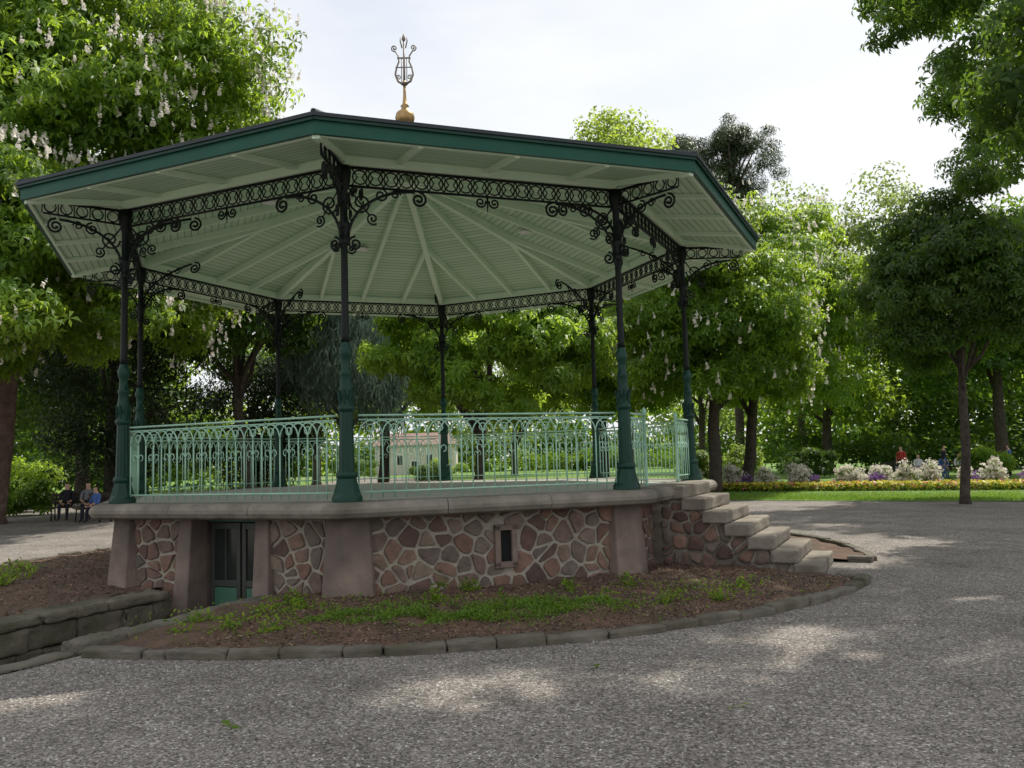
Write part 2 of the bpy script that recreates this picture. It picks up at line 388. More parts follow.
for sgn in(-1,1):
    kb.box(ss(6.84,sgn*.95,.04),nS*.17,tS*.07,UP*.05)
hewn(kb.obj('bed_kerb',M['kerb']),.022,3,.035,.12)

rng=np.random.default_rng(3)
def bedpts(n,alo,ahi,rlo,rhi):
    a=rng.uniform(alo,ahi,n); r=np.sqrt(rng.uniform(rlo**2,rhi**2,n))
    z=np.array([bz(x,y) for x,y in zip(r,a)])
    return np.stack([CX+r*np.cos(a),CY+r*np.sin(a),z],1)
p=bedpts(14000,am0+.25,amS-.16,4.5,RK-.05); p[:,2]+=.006
nr=norm(np.array([0,0,1.])+rng.normal(size=(len(p),3))*.4)
quads('leaf_litter',leafquads(p,nr,.035,.5,1,.1,rng),rng.uniform(0,1,len(p)),M['litter'])
p=bedpts(5000,am0+.2+pi*1.35,am0+2*pi-.2,4.6,RK-.05); p[:,2]+=.006
nr=norm(np.array([0,0,1.])+rng.normal(size=(len(p),3))*.35)
quads('leaf_litter',leafquads(p,nr,.045,.5,1,.1,rng),rng.uniform(0,1,len(p)),M['litter'])
def cover(name,centres,n,h,L,mat,W=.3,palm=1):
    idx=rng.integers(0,len(centres),n); c=np.array(centres)[idx]
    q=np.stack([c[:,0]+rng.normal(size=n)*c[:,2]*.5,c[:,1]+rng.normal(size=n)*c[:,3]*.5,np.zeros(n)],1)
    r=np.hypot(q[:,0]-CX,q[:,1]-CY); a=np.arctan2(q[:,1]-CY,q[:,0]-CX)
    k=(r>4.5)&(r<RK-.05)&(np.sin(q[:,0]*9+np.sin(q[:,1]*7)*2)+np.sin(q[:,1]*13+q[:,0]*4)>-.7); q=q[k]; r=r[k];a=a[k]
    q[:,2]=[bz(x,y) for x,y in zip(r,a)]; q[:,2]+=rng.uniform(0,1,len(q))**2*h
    nn=norm(np.array([0,0,.8])+rng.normal(size=(len(q),3))*.6)
    return quads(name,leafquads(q,nn,L,W,palm,.1,rng,np.array([0,0,.5])),np.tile(rng.uniform(0,1,len(q)),palm),mat)
cover('ground_cover_plant',[(-.9,8.7,.8,.45),(.1,8.8,.7,.4),(-1.6,8.6,.6,.35),(.6,8.95,.5,.3),(-.4,8.5,.7,.25)],11000,.05,.045,M['grassblade'])
cover('ground_cover_plant',[(.5,8.9,1.6,.7),(-2.5,8.6,1.0,.8),(2.0,9.8,.9,.6),(-1.2,9.1,1.8,.6)],2600,.05,.045,M['chest'],W=.45)
rc=random.Random(5)
cover('weeds',[(rc.uniform(-3.2,-2.2),rc.uniform(7.9,9.6),.12,.1) for _ in range(9)]+[(rc.uniform(-1.8,2.6),rc.uniform(9.0,10.0),.10,.07) for _ in range(13)],1300,.12,.07,M['chest'],W=.4)
cover('weeds',[(-7.7,13.5,.2,.2),(-7.2,12.6,.2,.2),(-7,11.8,.15,.2)],400,.15,.09,M['chest'],W=.4)

# ------------ bandstand plinth
WA=4.30; DW=.50
def sd(k,al,pe,z): n,t=side(k); return n*al+t*pe+UP*z
hw=WA*math.tan(pi/8)
b=B()
for k in range(8):
    if k==0:
        for (p0,p1) in((-hw,-DW-.03),(DW+.03,hw)):
            b.add([sd(k,WA,p0,-1),sd(k,WA,p1,-1),sd(k,WA,p1,1),sd(k,WA,p0,1)],[(0,1,2,3)])
    else:
        b.add([sd(k,WA,-hw,-1),sd(k,WA,hw,-1),sd(k,WA,hw,1),sd(k,WA,-hw,1)],[(0,1,2,3)])
b.obj('plinth_wall',M['mortar'],BS)
b=B()
e_=DW+.03
for s in(-1,1): b.add([sd(0,WA,e_*s,-1),sd(0,WA-1.3,e_*s,-1),sd(0,WA-1.3,e_*s,1),sd(0,WA,e_*s,1)],[(0,1,2,3)])
b.add([sd(0,WA,-e_,.985),sd(0,WA-1.3,-e_,.985),sd(0,WA-1.3,e_,.985),sd(0,WA,e_,.985)],[(0,1,2,3)])
b.add([sd(0,WA,-e_,-.86),sd(0,WA-1.3,-e_,-.86),sd(0,WA-1.3,e_,-.86),sd(0,WA,e_,-.86)],[(0,1,2,3)])
b.obj('door_recess',M['redstone'],BS)
b=B(); b.box(sd(0,WA-1.3,0,0),n0*.02,t0*.6,UP*1.02); b.obj('cellar_shade_panel',M['dark'],BS)  # near-black back panel, painted as the darkness inside the cellar
# glazed double door set back between the jambs: stiles and rails, glass, green foot panels
b=B(); g=B(); k_=B()
for s in(-1,1):
    c0=s*.255
    for q in(-.21,.21): b.box(sd(0,WA-.28,c0+q,.03),n0*.022,t0*.03,UP*.88)
    for zz,hz in((.87,.04),(.16,.04),(-.80,.05)): b.box(sd(0,WA-.28,c0,zz),n0*.019,t0*.18,UP*hz)
    g.box(sd(0,WA-.285,c0,.515),n0*.006,t0*.18,UP*.315)
    b.box(sd(0,WA-.272,c0,.515),n0*.008,t0*.010,UP*.315)
    k_.box(sd(0,WA-.28,c0,-.32),n0*.012,t0*.18,UP*.43)
bevel(b.obj('cellar_door',M['doormetal'],BS),.005); g.obj('door_glazing',M['doorglass'],BS)
k_.box(sd(0,WA-.28,0,.95),n0*.03,t0*.52,UP*.03)
bevel(k_.obj('door_kick_panel',M['doorgreen'],BS),.005)
b=B()
for k in range(8):
    z0,z1=-.1,.985
    for s,kk in((1,k),(-1,(k-1)%8)):
        n,t=side(kk)
        def P(ap,dist,z):
            h=ap*math.tan(pi/8); return n*ap+t*(-s*(h-dist))+UP*z
        lo,hi=4.475,4.37; wl,wh=.33,.27
        v=[P(lo,0,z0),P(lo,wl,z0),P(4.2,wl,z0),P(4.2,0,z0),P(hi,0,z1),P(hi,wh,z1),P(4.2,wh,z1),P(4.2,0,z1)]
        f=[(0,1,5,4),(1,2,6,5),(0,3,2,1),(4,5,6,7)]
        if s==-1: f=[q[::-1] for q in f]
        b.add(v,f)
bevel(b.obj('corner_pilasters',M['redstone'],BS),.02,3)
b=B()
for s in(-1,1):
    lo,hi=4.49,4.36
    a0,a1,c0,c1=s*DW,s*.79,s*DW,s*.70
    v=[sd(0,lo,a0,-.9),sd(0,lo,a1,-.9),sd(0,4.1,a1,-.9),sd(0,4.1,a0,-.9),sd(0,hi,c0,.985),sd(0,hi,c1,.985),sd(0,4.1,c1,.985),sd(0,4.1,c0,.985)]
    f=[(0,1,5,4),(1,2,6,5),(3,0,4,7),(4,5,6,7)]
    if s==-1: f=[q[::-1] for q in f]
    b.add(v,f)
bevel(b.obj('door_jambs',M['redstone'],BS),.02,3)

def clipp(poly,nx,ny,c):
    out=[]
    for i in range(len(poly)):
        p=poly[i];q=poly[(i+1)%len(poly)]
        dp=nx*p[0]+ny*p[1]-c; dq=nx*q[0]+ny*q[1]-c
        if dp<=0: out.append(p)
        if dp*dq<0:
            t=dp/(dp-dq); out.append((p[0]+(q[0]-p[0])*t,p[1]+(q[1]-p[1])*t))
    return out
def rubble(b,region,mapf,spc=.30,gap=.034,seed=0,hole=None,h=.028):
    rn=random.Random(seed)
    xs=[p[0] for p in region];ys=[p[1] for p in region]
    S=[]; y=min(ys)-spc*.3; r=0
    while y<max(ys)+spc*.5:
        x=min(xs)-spc*.3+(r%2)*spc*.5
        while x<max(xs)+spc*.5:
            S.append((x+rn.uniform(-.46,.46)*spc,y+rn.uniform(-.46,.46)*spc))
            if rn.random()<.12: S.append((x+rn.uniform(-.5,.5)*spc,y+rn.uniform(-.5,.5)*spc))
            x+=spc*1.06
        y+=spc*.82; r+=1
    for i,p in enumerate(S):
        if hole and hole[0]<p[0]<hole[1] and hole[2]<p[1]<hole[3]: continue
        poly=list(region)
        for j,q in enumerate(S):
            if i==j: continue
            dx,dy=q[0]-p[0],q[1]-p[1]; d=math.hypot(dx,dy)
            if d>spc*3.2 or d<.02: continue
            nx,ny=dx/d,dy/d
            poly=clipp(poly,nx,ny,nx*(p[0]+q[0])/2+ny*(p[1]+q[1])/2-gap*rn.uniform(.3,.65))
            if len(poly)<3: break
        if len(poly)<3: continue
        A=.5*sum(poly[k][0]*poly[(k+1)%len(poly)][1]-poly[(k+1)%len(poly)][0]*poly[k][1] for k in range(len(poly)))
        if abs(A)<.003: continue
        if A<0: poly=poly[::-1]
        for q_ in (.14,.24):
            np_=[]
            for k in range(len(poly)):
                a=poly[k];c=poly[(k+1)%len(poly)]
                np_.append((a[0]*(1-q_)+c[0]*q_,a[1]*(1-q_)+c[1]*q_)); np_.append((a[0]*q_+c[0]*(1-q_),a[1]*q_+c[1]*(1-q_)))
            poly=np_
        poly=[(q[0]+rn.uniform(-.005,.005),q[1]+rn.uniform(-.005,.005)) for q in poly]
        cx=sum(q[0] for q in poly)/len(poly);cy=sum(q[1] for q in poly)/len(poly)
        n=len(poly);V=[];F=[];hh=h*rn.uniform(.5,1.3); sx,sy=rn.uniform(-.09,.09),rn.uniform(-.09,.09)
        for (sc_,dz) in((1,-.006),(.985,hh*.65),(.94,hh*.95),(.55,hh)):
            for q in poly:
                X=cx+(q[0]-cx)*sc_;Y=cy+(q[1]-cy)*sc_
                V.append(mapf(X,Y,dz+(dz>0)*((X-cx)*sx+(Y-cy)*sy+rn.uniform(-.003,.003))))
        V.append(mapf(cx,cy,hh*1.0+rn.uniform(-.004,.004)))
        for l in range(3):
            for k in range(n): F.append((l*n+k,l*n+(k+1)%n,(l+1)*n+(k+1)%n,(l+1)*n+k))
        for k in range(n): F.append((3*n+k,3*n+(k+1)%n,4*n))
        b.add(V,F,rn.random())
b=B()
for k in range(8):
    n,t=side(k)
    mf=lambda X,Y,d,n=n,t=t: n*(WA+d)+t*X+UP*Y
    e=hw-.22
    if k==0:
        rubble(b,[(-e,-.05),(-.69,-.05),(-.69,.99),(-e,.99)],mf,.23,seed=11)
        rubble(b,[(.69,-.05),(e,-.05),(e,.99),(.69,.99)],mf,.23,seed=12)
    else:
        rubble(b,[(-e,-.05),(e,-.05),(e,.99),(-e,.99)],mf,.24,seed=20+k,hole=(-.02,.22,.33,.80) if k==1 else None)
b.obj('rubble_stones',M['rubble'],BS,True,True).modifiers.new('es','EDGE_SPLIT').split_angle=math.radians(38)
b=B(); vc=.10
for (p,z,w,h) in((vc-.105,.57,.035,.25),(vc+.105,.57,.035,.25),(vc,.79,.14,.035),(vc,.35,.14,.035)):
    b.box(sd(1,WA+.03,p,z),side(1)[0]*.035,side(1)[1]*w,UP*h)
bevel(b.obj('vent_frame',M['redstone'],BS),.008)
b=B(); b.box(sd(1,WA+.012,vc,.57),side(1)[0]*.01,side(1)[1]*.08,UP*.2); b.obj('vent_shade_panel',M['dark'],BS)  # solid near-black box painted as the shade in the vent slot

b=B()
prof=[(4.20,.985),(4.57,.985),(4.635,1.01),(4.665,1.06),(4.665,1.10),(4.64,1.145),(4.585,1.172),(4.20,1.174)]
tn=math.tan(pi/8)
for k in range(8):
    cuts=[-1,-.36,.30,1] if k%2 else [-1,-.30,.34,1]
    for i in range(3):
        V=[];g=.004
        for e,s in((cuts[i],1),(cuts[i+1],-1)):
            for (ap,z) in prof:
                gg=0 if abs(e)==1 else g*s
                V.append(sd(k,ap,e*ap*tn+gg,z))
        m=len(prof); F=[(j,j+m,(j+1)%m+m,(j+1)%m) for j in range(m)]; F+=[tuple(range(m)),tuple(range(m,2*m))[::-1]]
        b.add(V,F)
b.obj('coping',M['coping'],BS)
b=B(); b.add([cor(k,4.56,1.168) for k in range(8)],[tuple(range(8))]); b.obj('deck',M['deck'],BS)

# ------------ stair
st=B(); fl=B(); core=B()
def lb2(b,a0,a1,p0,p1,z0,z1):
    b.box(nS*((a0+a1)/2)+tS*((p0+p1)/2)+UP*((z0+z1)/2),nS*(a1-a0)/2,tS*(p1-p0)/2,UP*(z1-z0)/2)
rise=ZD/7; TR=.285
for i in range(0,7):
    zt=ZD-i*rise
    if i==0: a1=4.78; a0=4.3
    else: a0=4.78+TR*(i-1)-.05; a1=4.78+TR*i
    j=random.uniform(-.02,.02)
    lb2(st,a0,a1,-.84+j,.84+j,zt-rise+.004+(.0 if i else -.01),zt+(.004 if i==0 else 0))
    if i<6: lb2(core,4.25,a1-.03,-.75,.75,-.05,zt-rise)
hewn(st.obj('stair_steps',M['step'],BS),.02,4,.02,.14)
core.obj('stair_core',M['mortar'],BS)
for sg in(-1,1):
    reg=[(4.45,-.03),(6.1,-.03),(6.1,.17),(4.92,.88),(4.45,.98)]
    mf=(lambda X,Y,d,sg=sg: nS*X+tS*(sg*(.75+d))+UP*Y)
    bb=B(); rubble(bb,reg,mf,.21,seed=44+sg,h=.03)
    if sg==-1: fl.add(bb.v,bb.f); fl.t=list(bb.t)
    else:
        k0=len(fl.v); fl.add(bb.v,[q[::-1] for q in bb.f]); fl.t[k0:]=bb.t
fl.obj('stair_flank_stones',M['rubble'],BS,True,True)

# ------------ columns
cb=B(); ct_=B()
for k in range(8):
    p=cor(k,R0,ZD)
    cb.lathe(p,[(.175,0),(.175,.05),(.16,.07),(.15,.11),(.125,.20),(.11,.26),(.125,.28),(.125,.32),(.105,.345)],8)
    cb.lathe(p,[(.092,.34),(.084,.70),(.078,1.02)],24,.10)
    cb.lathe(p,[(.085,1.02),(.10,1.045),(.10,1.075),(.08,1.10),(.07,1.16),(.082,1.2),(.086,1.24),(.07,1.32),(.06,1.42),(.072,1.45),(.072,1.48),(.056,1.50),(.052,1.62),(.068,1.66),(.078,1.72),(.062,1.78),(.05,1.82)],16)
    for j in range(8):
        a=2*pi*j/8; d=Vector((cos(a),sin(a),0))
        cb.tube([p+UP*1.10+d*.07,p+UP*1.20+d*.085,p+UP*1.27+d*.10,p+UP*1.26+d*.115],[.017,.015,.010,.004],5)
    ct_.lathe(p,[(.052,1.82),(.045,1.9),(.042,2.4),(.040,2.95),(.055,2.97),(.068,3.0),(.055,3.04),(.045,3.06),(.045,3.12),(.068,3.18),(.072,3.22),(.045,3.25),(.045,3.60),(.06,3.65),(.08,3.72),(.09,3.80),(.09,3.90)],14)
cb.obj('column_bases',M['green'],BS,True).modifiers.new('es','EDGE_SPLIT').split_angle=math.radians(40)
ct_.obj('column_shafts',M['iron'],BS,True)

# ------------ iron lacework
ir=B()
def spiral(o,x,y,c,r,turns=1.4,a0=0,dirn=1,rt=.013,n=18,w=.1):
    pts=[];rs=[]
    for i in range(n+1):
        u=i/n; a=a0+dirn*u*turns*2*pi; rr=r*(1-.82*u)
        pts.append(o+x*(c[0]+rr*cos(a))+y*(c[1]+rr*sin(a))); rs.append(rt)
    rs[-1]=rt*1.9
    ir.tube(pts,rs,5)
def bracket(o,x,slope=0,S=1.0,depth=.85,band=True):
    y=UP; X=(x+UP*slope)
    N=12
    pts=[o+X*(.05+.80*S*(1-cos(t*pi/2/N)))+y*(-depth+(depth-.24)*sin(t*pi/2/N)) for t in range(N+1)]
    ir.tube(pts,.018,5)
    spiral(o,X,y,(.20*S,-.42),.13,1.6,pi,1)
    spiral(o,X,y,(.44*S,-.31),.085,1.5,pi*.5,-1)
    spiral(o,X,y,(.90*S,-.33),.10,1.7,pi*.5,-1,.016)
    spiral(o,X,y,(.13,-depth-.06),.085,1.6,pi*.5,1,.015)
    spiral(o,X,y,(.62*S,-.29),.06,1.4,0,1,.011)
    spiral(o,X,y,(.34*S,-.60),.075,1.5,-pi*.3,-1,.012)
    ir.tube([o+X*.05+y*-.24,o+X*.30*S+y*-.56],.010,4)
L8=2*R0*sin(pi/8)
for k in range(8):
    a=cor(k,R0,ZT); c=cor(k+1,R0,ZT); x=(c-a).normalized()
    for dz,h in((-.0,.03),(-.225,.022)):
        ir.beam(a+UP*dz,c+UP*dz,.03,h)
    nu=18; u=(L8-.2)/nu
    for i in range(nu):
        o=a+x*(.1+u*(i+.5))-UP*.112
        pts=[o+x*(.085*cos(q*2*pi/12))+UP*(.085*sin(q*2*pi/12)) for q in range(13)]
        ir.tube(pts,.010,4,False)
        ir.tube([o-x*u/2-UP*.1,o-x*.03-UP*.0,o-x*u/2+UP*.1],.009,4)
        ir.tube([o+x*u/2-UP*.1,o+x*.03-UP*.0,o+x*u/2+UP*.1],.009,4)
    bracket(a,x); bracket(c,-x)
    m=(a+c)/2
    for s in(-1,1):
        spiral(m,x*s,UP,(.09,-.30),.07,1.5,pi*.9,1,.012)
    ir.tube([m-UP*.22,m-UP*.42],[.016,.006],5)
    r=Vector((cos(ang(k)),sin(ang(k)),0))
    bracket(a,r,-.02,.95,.75)
    ir.beam(a+UP*-.01,a+r*1.12+UP*-.05,.03,.03); ir.beam(a-UP*.20,a+r*1.0-UP*.20,.025,.02)
    for i in range(5):
        o=a+r*(.16+.19*i)-UP*.11
        ir.tube([o+r*(.07*cos(q*pi/5))+UP*(.07*sin(q*pi/5)) for q in range(11)],.010,4,False)
        ir.tube([o+r*.095-UP*.09,o+r*.095+UP*.09],.008,4)
    bracket(a+UP*.03,-r,.28,1.05,.62)
    ir.beam(a+UP*.05,a-r*1.15+UP*.36,.03,.03,)
    for s in(-1,1):
        spiral(a,x*s,UP,(.09,-.98),.06,1.5,pi,1*s,.012)
ir.obj('iron_lacework',M['iron'],BS,True)

# ------------ railings
rl=B()
def rail(p,q):
    p=Vector(p);q=Vector(q);x=(q-p).normalized();L=(q-p).length
    n=max(2,round(L/.135)); u=L/n; H=.98
    rl.beam(p+UP*H,q+UP*H,.045,.022); rl.beam(p+UP*(H-.05),q+UP*(H-.05),.012,.018); rl.beam(p+UP*.10,q+UP*.10,.02,.02)
    for i in range(n+1):
        o=p+x*u*i
        rl.tube([o+UP*.03,o+UP*.74],.009,5)
        if i<n-1:
            c=o+x*u
            rl.tube([c-x*u*cos(t*pi/10)+UP*(.74+.18*sin(t*pi/10)) for t in range(11)],.009,5)
        if i%2==1 and i<n:
            c=o
            rl.tube([c+x*(.045*cos(t*pi/5))+UP*(.83+.045*sin(t*pi/5)) for t in range(11)],.0075,4,False)
            for s in(-1,1):
                rl.tube([c+x*(s*(.05-.035*cos(t*pi/4)))+UP*(.58+.04*sin(t*pi/4)) for t in range(7)],.007,4,False)
for k in range(8):
    a=cor(k,R0,ZD); c=cor(k+1,R0,ZD); x=(c-a).normalized()
    if k==2:
        m=(a+c)/2
        rail(a+x*.14,m-x*.86); rail(m+x*.86,c-x*.14)
        for s in(-1,1):
            pp=m+x*.86*s
            rl.lathe(pp,[(.03,0),(.022,.05),(.02,.98),(.03,1.0),(.035,1.03),(.02,1.07),(.005,1.09)],10)
    else: rail(a+x*.14,c-x*.14)
rl.obj('railing',M['mint'],BS,True)

# ------------ roof
b=B()
ZS=5.20
top=[cor(k,5.95,5.205) for k in range(8)]; bot=[cor(k,5.95,5.165) for k in range(8)]
v=top+[Vector((0,0,7.05))]+bot
f=[(k,(k+1)%8,8) for k in range(8)]+[(9+k,9+(k+1)%8,(k+1)%8,k) for k in range(8)]
v+= [cor(k,5.80,5.165) for k in range(8)]
f+=[(17+k,17+(k+1)%8,9+(k+1)%8,9+k) for k in range(8)]
b.add(v,f); 
for k in range(8): b.tube([cor(k,5.93,5.215),Vector((0,0,7.06))],.03,6)
b.obj('roof_covering',M['rooftop'],BS)
b=B()
for k in range(8):
    a0,a1,i0,i1=cor(k,RE+.03,0),cor(k+1,RE+.03,0),cor(k,RE-.02,0),cor(k+1,RE-.02,0)
    V=[a0+UP*4.99,a1+UP*4.99,a1+UP*5.163,a0+UP*5.163,i0+UP*4.99,i1+UP*4.99,i1+UP*5.163,i0+UP*5.163]
    b.add(V,[(0,1,2,3),(5,4,7,6),(4,5,1,0),(3,2,6,7)])
b.obj('fascia',M['fascia'],BS)
b=B()
for k in range(8): b.beam(cor(k,RE+.055,5.145),cor(k+1,RE+.055,5.145),.02,.03)
b.obj('fascia_bead',M['green'],BS)
V=[];F=[];UV=[]
def quad3(pts,uvs):
    k0=len(V); V.extend(pts); F.append(tuple(range(k0,k0+len(pts)))); UV.extend(uvs)
RI=RE-.02; ZO=5.03; ZA=6.52
for k in range(8):
    def pu(R,z,i,d): 
        p=cor(k+i,R,z); return p,((-1 if i==0 else 1)*R*sin(pi/8),d)
    d2=R0*c8; d1=RI*c8
    a=[pu(RI,ZO,0,d1),pu(R0,ZS,0,d2),pu(R0,ZS,1,d2),pu(RI,ZO,1,d1)]
    quad3([q[0] for q in a],[q[1] for q in a])
    a=[pu(R0,ZS,0,d2),(Vector((0,0,ZA)),(0,0)),pu(R0,ZS,1,d2)]
    quad3([q[0] for q in a],[q[1] for q in a])
obj('ceiling_boards',V,F,M['boards'],BS,uv=UV)
b=B()
apex=Vector((0,0,ZA))
for k in range(8):
    a=cor(k,R0,ZS); e=cor(k,RI,ZO)
    b.beam(a-UP*.07,apex-UP*.07,.10,.15); b.beam(e-UP*.035,a-UP*.04,.08,.08)
    c=cor(k+1,R0,ZS)
    b.beam(a-UP*.055,c-UP*.055,.10,.12)
    n,t=side(k); am=R0*c8; ae=RI*c8
    sl=(ZA-ZS)/am
    for s in(0,-1,1):
        off=s*R0*sin(pi/8)*.5
        p0=n*am+t*off+UP*(ZS-.05); ain=abs(off)/tn if s else .15
        p1=n*ain+t*off+UP*(ZS-.05+sl*(am-ain)); b.beam(p0,p1,.065,.11)
        offo=s*RI*sin(pi/8)*.5
        b.beam(n*am+t*offo+UP*(ZS-.03),n*(ae-.02)+t*offo+UP*(ZO-.03),.055,.06)
    b.beam(cor(k,RI-.03,ZO-.02),cor(k+1,RI-.03,ZO-.02),.04,.05)
b.lathe((0,0,ZA-.16),[(.05,-.10),(.16,-.04),(.24,.02),(.26,.16)],16)
b.obj('ceiling_beams',M['ceilbeam'],BS)
b=B()
for k in range(8):
    n,t=side(k); am=R0*c8; q=2.3
    z=ZS+(ZA-ZS)*(am-q)/am
    if k%2: b.lathe(n*q+t*.35+UP*(z-.07),[(.09,0),(.12,.01),(.12,.03),(.08,.05)],16)
b.obj('ceiling_lamps',M['lamp'],BS,True)

# ------------ finial
b=B()
b.lathe((0,0,7.0),[(.30,-.05),(.26,.12),(.20,.30),(.10,.38),(.10,.42),(.15,.46),(.17,.54),(.15,.62),(.08,.68),(.05,.72),(.075,.75),(.04,.79),(.026,.95),(.022,1.2)],18)
b.obj('finial_base',M['gilt'],BS,True)
b=B()
ir2=ir; ir=b
o=Vector((0,0,0)); xx=Vector((1,0,0))
b.tube([(0,0,8.1),(0,0,8.92)],[.022,.014],8)
b.lathe((0,0,8.12),[(.02,0),(.06,.02),(.06,.05),(.02,.07)],12)
for s in(-1,1):
    pts=[(s*.03,0,8.15),(s*.11,0,8.2),(s*.155,0,8.32),(s*.13,0,8.45),(s*.09,0,8.55),(s*.10,0,8.66),(s*.15,0,8.74)]
    b.tube(pts,[.02,.02,.018,.016,.015,.014,.012],6)
    spiral(o,xx*s,UP,(.165,8.80),.06,1.4,-pi*.6,1,.012)
    spiral(o,xx*s,UP,(.10,8.27),.05,1.3,0,1,.01)
    b.tube([(s*.045,0,8.2),(s*.045,0,8.62)],.008,5)
    b.tube([(s*.03,0,8.80),(s*.06,0,8.93),(s*.055,0,9.0)],[.012,.012,.006],5)
b.tube([(-.12,0,8.62),(.12,0,8.62)],.014,6); b.tube([(-.15,0,8.45),(.15,0,8.45)],.010,6)
b.lathe((0,0,8.92),[(.012,0),(.035,.03),(.03,.07),(.01,.12),(.004,.16)],10)
ir=ir2
b.obj('finial_ornament',M['giltpale'],BS,True)

# ------------ lawns, flower bed
def poly(name,pts,z,mat):
    return obj(name,[(x,y,z) for x,y in pts],[tuple(range(len(pts)))],mat)
poly('lawn',[(4.5,34),(5.2,31.2),(7.1,29.6),(10.5,26.9),(14,24.6),(20,22.2),(30,20.5),(60,19),(160,60),(400,500),(-400,500),(-60,140),(-16,100),(-12,90),(-3,66),(2,46)],.012,M['lawn'])
poly('lawn',[(-90,44),(-24,46),(-16,60),(-18,96),(-62,136),(-200,136)],.012,M['lawn'])
fb0=Vector((8.6,37.6,0)); fb1=Vector((19.5,31.2,0)); fd=(fb1-fb0).normalized(); fn=Vector((fd.y,-fd.x,0))
pts=[]
for i in range(24):
    a=2*pi*i/24; pts.append(((fb0+fb1)/2+fd*(cos(a)*7.2)+fn*(sin(a)*1.5))[:2])
poly('flower_bed_soil',pts,.02,M['soil'])
def bush(name,pos,rad,n,L,mat,fl=None,nf=0,seed=0,fs=.05):
    r=np.random.default_rng(seed); e=empty(name)
    C,R=clumps((pos[0],pos[1],pos[2]+rad[2]*.9),rad,18,r,(.3,.5),-.9,.3)
    C[:,2]=np.maximum(C[:,2],.12)
    crown('leaves',C,R,n,L,.35,1,mat,e,r,np.array(pos),droop=.2)
    if fl:
        idx=r.integers(0,len(C),nf); d=norm(r.normal(size=(nf,3))+np.array([0,0,.6])); p=C[idx]+d*R[idx][:,None]*r.uniform(1.05,2.0,size=(nf,1))
        nn=norm(r.normal(size=(nf,3))); quads('flowers',leafquads(p,nn,fs,.9,3,.1,r),r.uniform(0,1,nf*3),fl,e)
    return e
for i in range(16):
    t=-.05+i*.075+random.uniform(-.03,.03)
    p=fb0.lerp(fb1,t)-fn*random.uniform(-.3,.4)
    h=random.uniform(.34,.62)
    bush('white_flower_bush',(p.x,p.y,0),(random.uniform(.28,.48),.35,h),1000,.10,M['pale'],M['blossom'],480,100+i,.07)
for i,t in enumerate((.12,.33,.52,.78,.93)):
    p=fb0.lerp(fb1,t)+fn*.1
    bush('purple_flower_bush',(p.x,p.y,0),(.3,.3,.3),600,.09,M['pale'],M['purplef'],240,140+i,.065)
r=np.random.default_rng(5); n=6500
tt=r.uniform(-.08,1.08,n); ww=r.uniform(.25,1.45,n)
pp=np.array(fb0)[None]+(np.array(fb1)-np.array(fb0))[None]*tt[:,None]+np.array(fn)[None]*ww[:,None]; pp[:,2]=r.uniform(.12,.34,n)
BF=empty('bedding_flowers')
nn=norm(r.normal(size=(n,3))*.8+np.array([0,-.4,1.]))
quads('yellow_flowers',leafquads(pp[:4600],nn[:4600],.09,.9,2,.1,r),r.uniform(0,1,9200),M['yellowf'],BF)
quads('pink_flowers',leafquads(pp[5600:6200],nn[5600:6200],.10,.9,2,.1,r),r.uniform(0,1,1200),M['pinkf'],BF)
pp2=pp.copy(); pp2[:,2]=r.uniform(0,.28,n)
quads('leaves',leafquads(np.concatenate([pp2]*2),np.concatenate([nn]*2),.14,.4,1,.1,r),r.uniform(0,1,2*n),M['grassblade'],BF)
n=26000; x=r.uniform(5,22,n); yb=np.interp(x,[5.2,7.1,10.5,14,20,30],[31.2,29.6,26.9,24.6,22.2,20.5]); y=yb+np.abs(r.normal(size=n))*3
pg=np.stack([x,y,np.full(n,.01)],1)
quads('grass_tufts',leafquads(pg,norm(r.normal(size=(n,3))*np.array([1,1,.1])),.085,.18,1,.05,r,np.array([0,0,1.3])),r.uniform(0,1,n),M['grassblade'])

n=34000; r=np.random.default_rng(8)
y=3.3+8*r.uniform(0,1,n)**1.6; x=r.uniform(-.7,.75,n)*y
rel=np.stack([x-CX,y-CY],1); rr=np.hypot(rel[:,0],rel[:,1]); al=rel@np.array(n0[:2]); pe=rel@np.array(t0[:2])
k=(rr>RK+.15)&~((np.abs(pe)<1.1)&(al>0)); x=x[k];y=y[k];n=len(x)
s=r.uniform(.004,.0105,n); th=r.uniform(0,pi,n); ex=r.uniform(.7,1.5,n)
base=np.array([[1,0,0],[0,1,0],[-1,0,0],[0,-1,0],[0,0,.75]]); V=np.zeros((n,5,3))
for j in range(5):
    bx,by,bz_=base[j]; V[:,j,0]=x+s*(bx*ex*np.cos(th)-by*np.sin(th)); V[:,j,1]=y+s*(bx*ex*np.sin(th)+by*np.cos(th)); V[:,j,2]=s*bz_
Ff=np.array([[0,1,4],[1,2,4],[2,3,4],[3,0,4]])
me=bpy.data.meshes.new('loose_pebbles'); me.vertices.add(n*5); me.vertices.foreach_set('co',V.reshape(-1).astype(np.float32))
FI=(np.arange(n)[:,None,None]*5+Ff[None]).reshape(-1).astype(np.int32)
me.loops.add(len(FI)); me.loops.foreach_set('vertex_index',FI); me.polygons.add(n*4); me.polygons.foreach_set('loop_start',np.arange(0,n*12,3,dtype=np.int32))
a=me.attributes.new('tone','FLOAT','POINT'); a.data.foreach_set('value',np.repeat(r.uniform(0,1,n),5).astype(np.float32))
me.materials.append(M['pebble']); me.update(calc_edges=True); sc.collection.objects.link(bpy.data.objects.new('loose_pebbles',me))
n=420; y=3.6+12*r.uniform(0,1,n); x=r.uniform(-.6,.65,n)*y
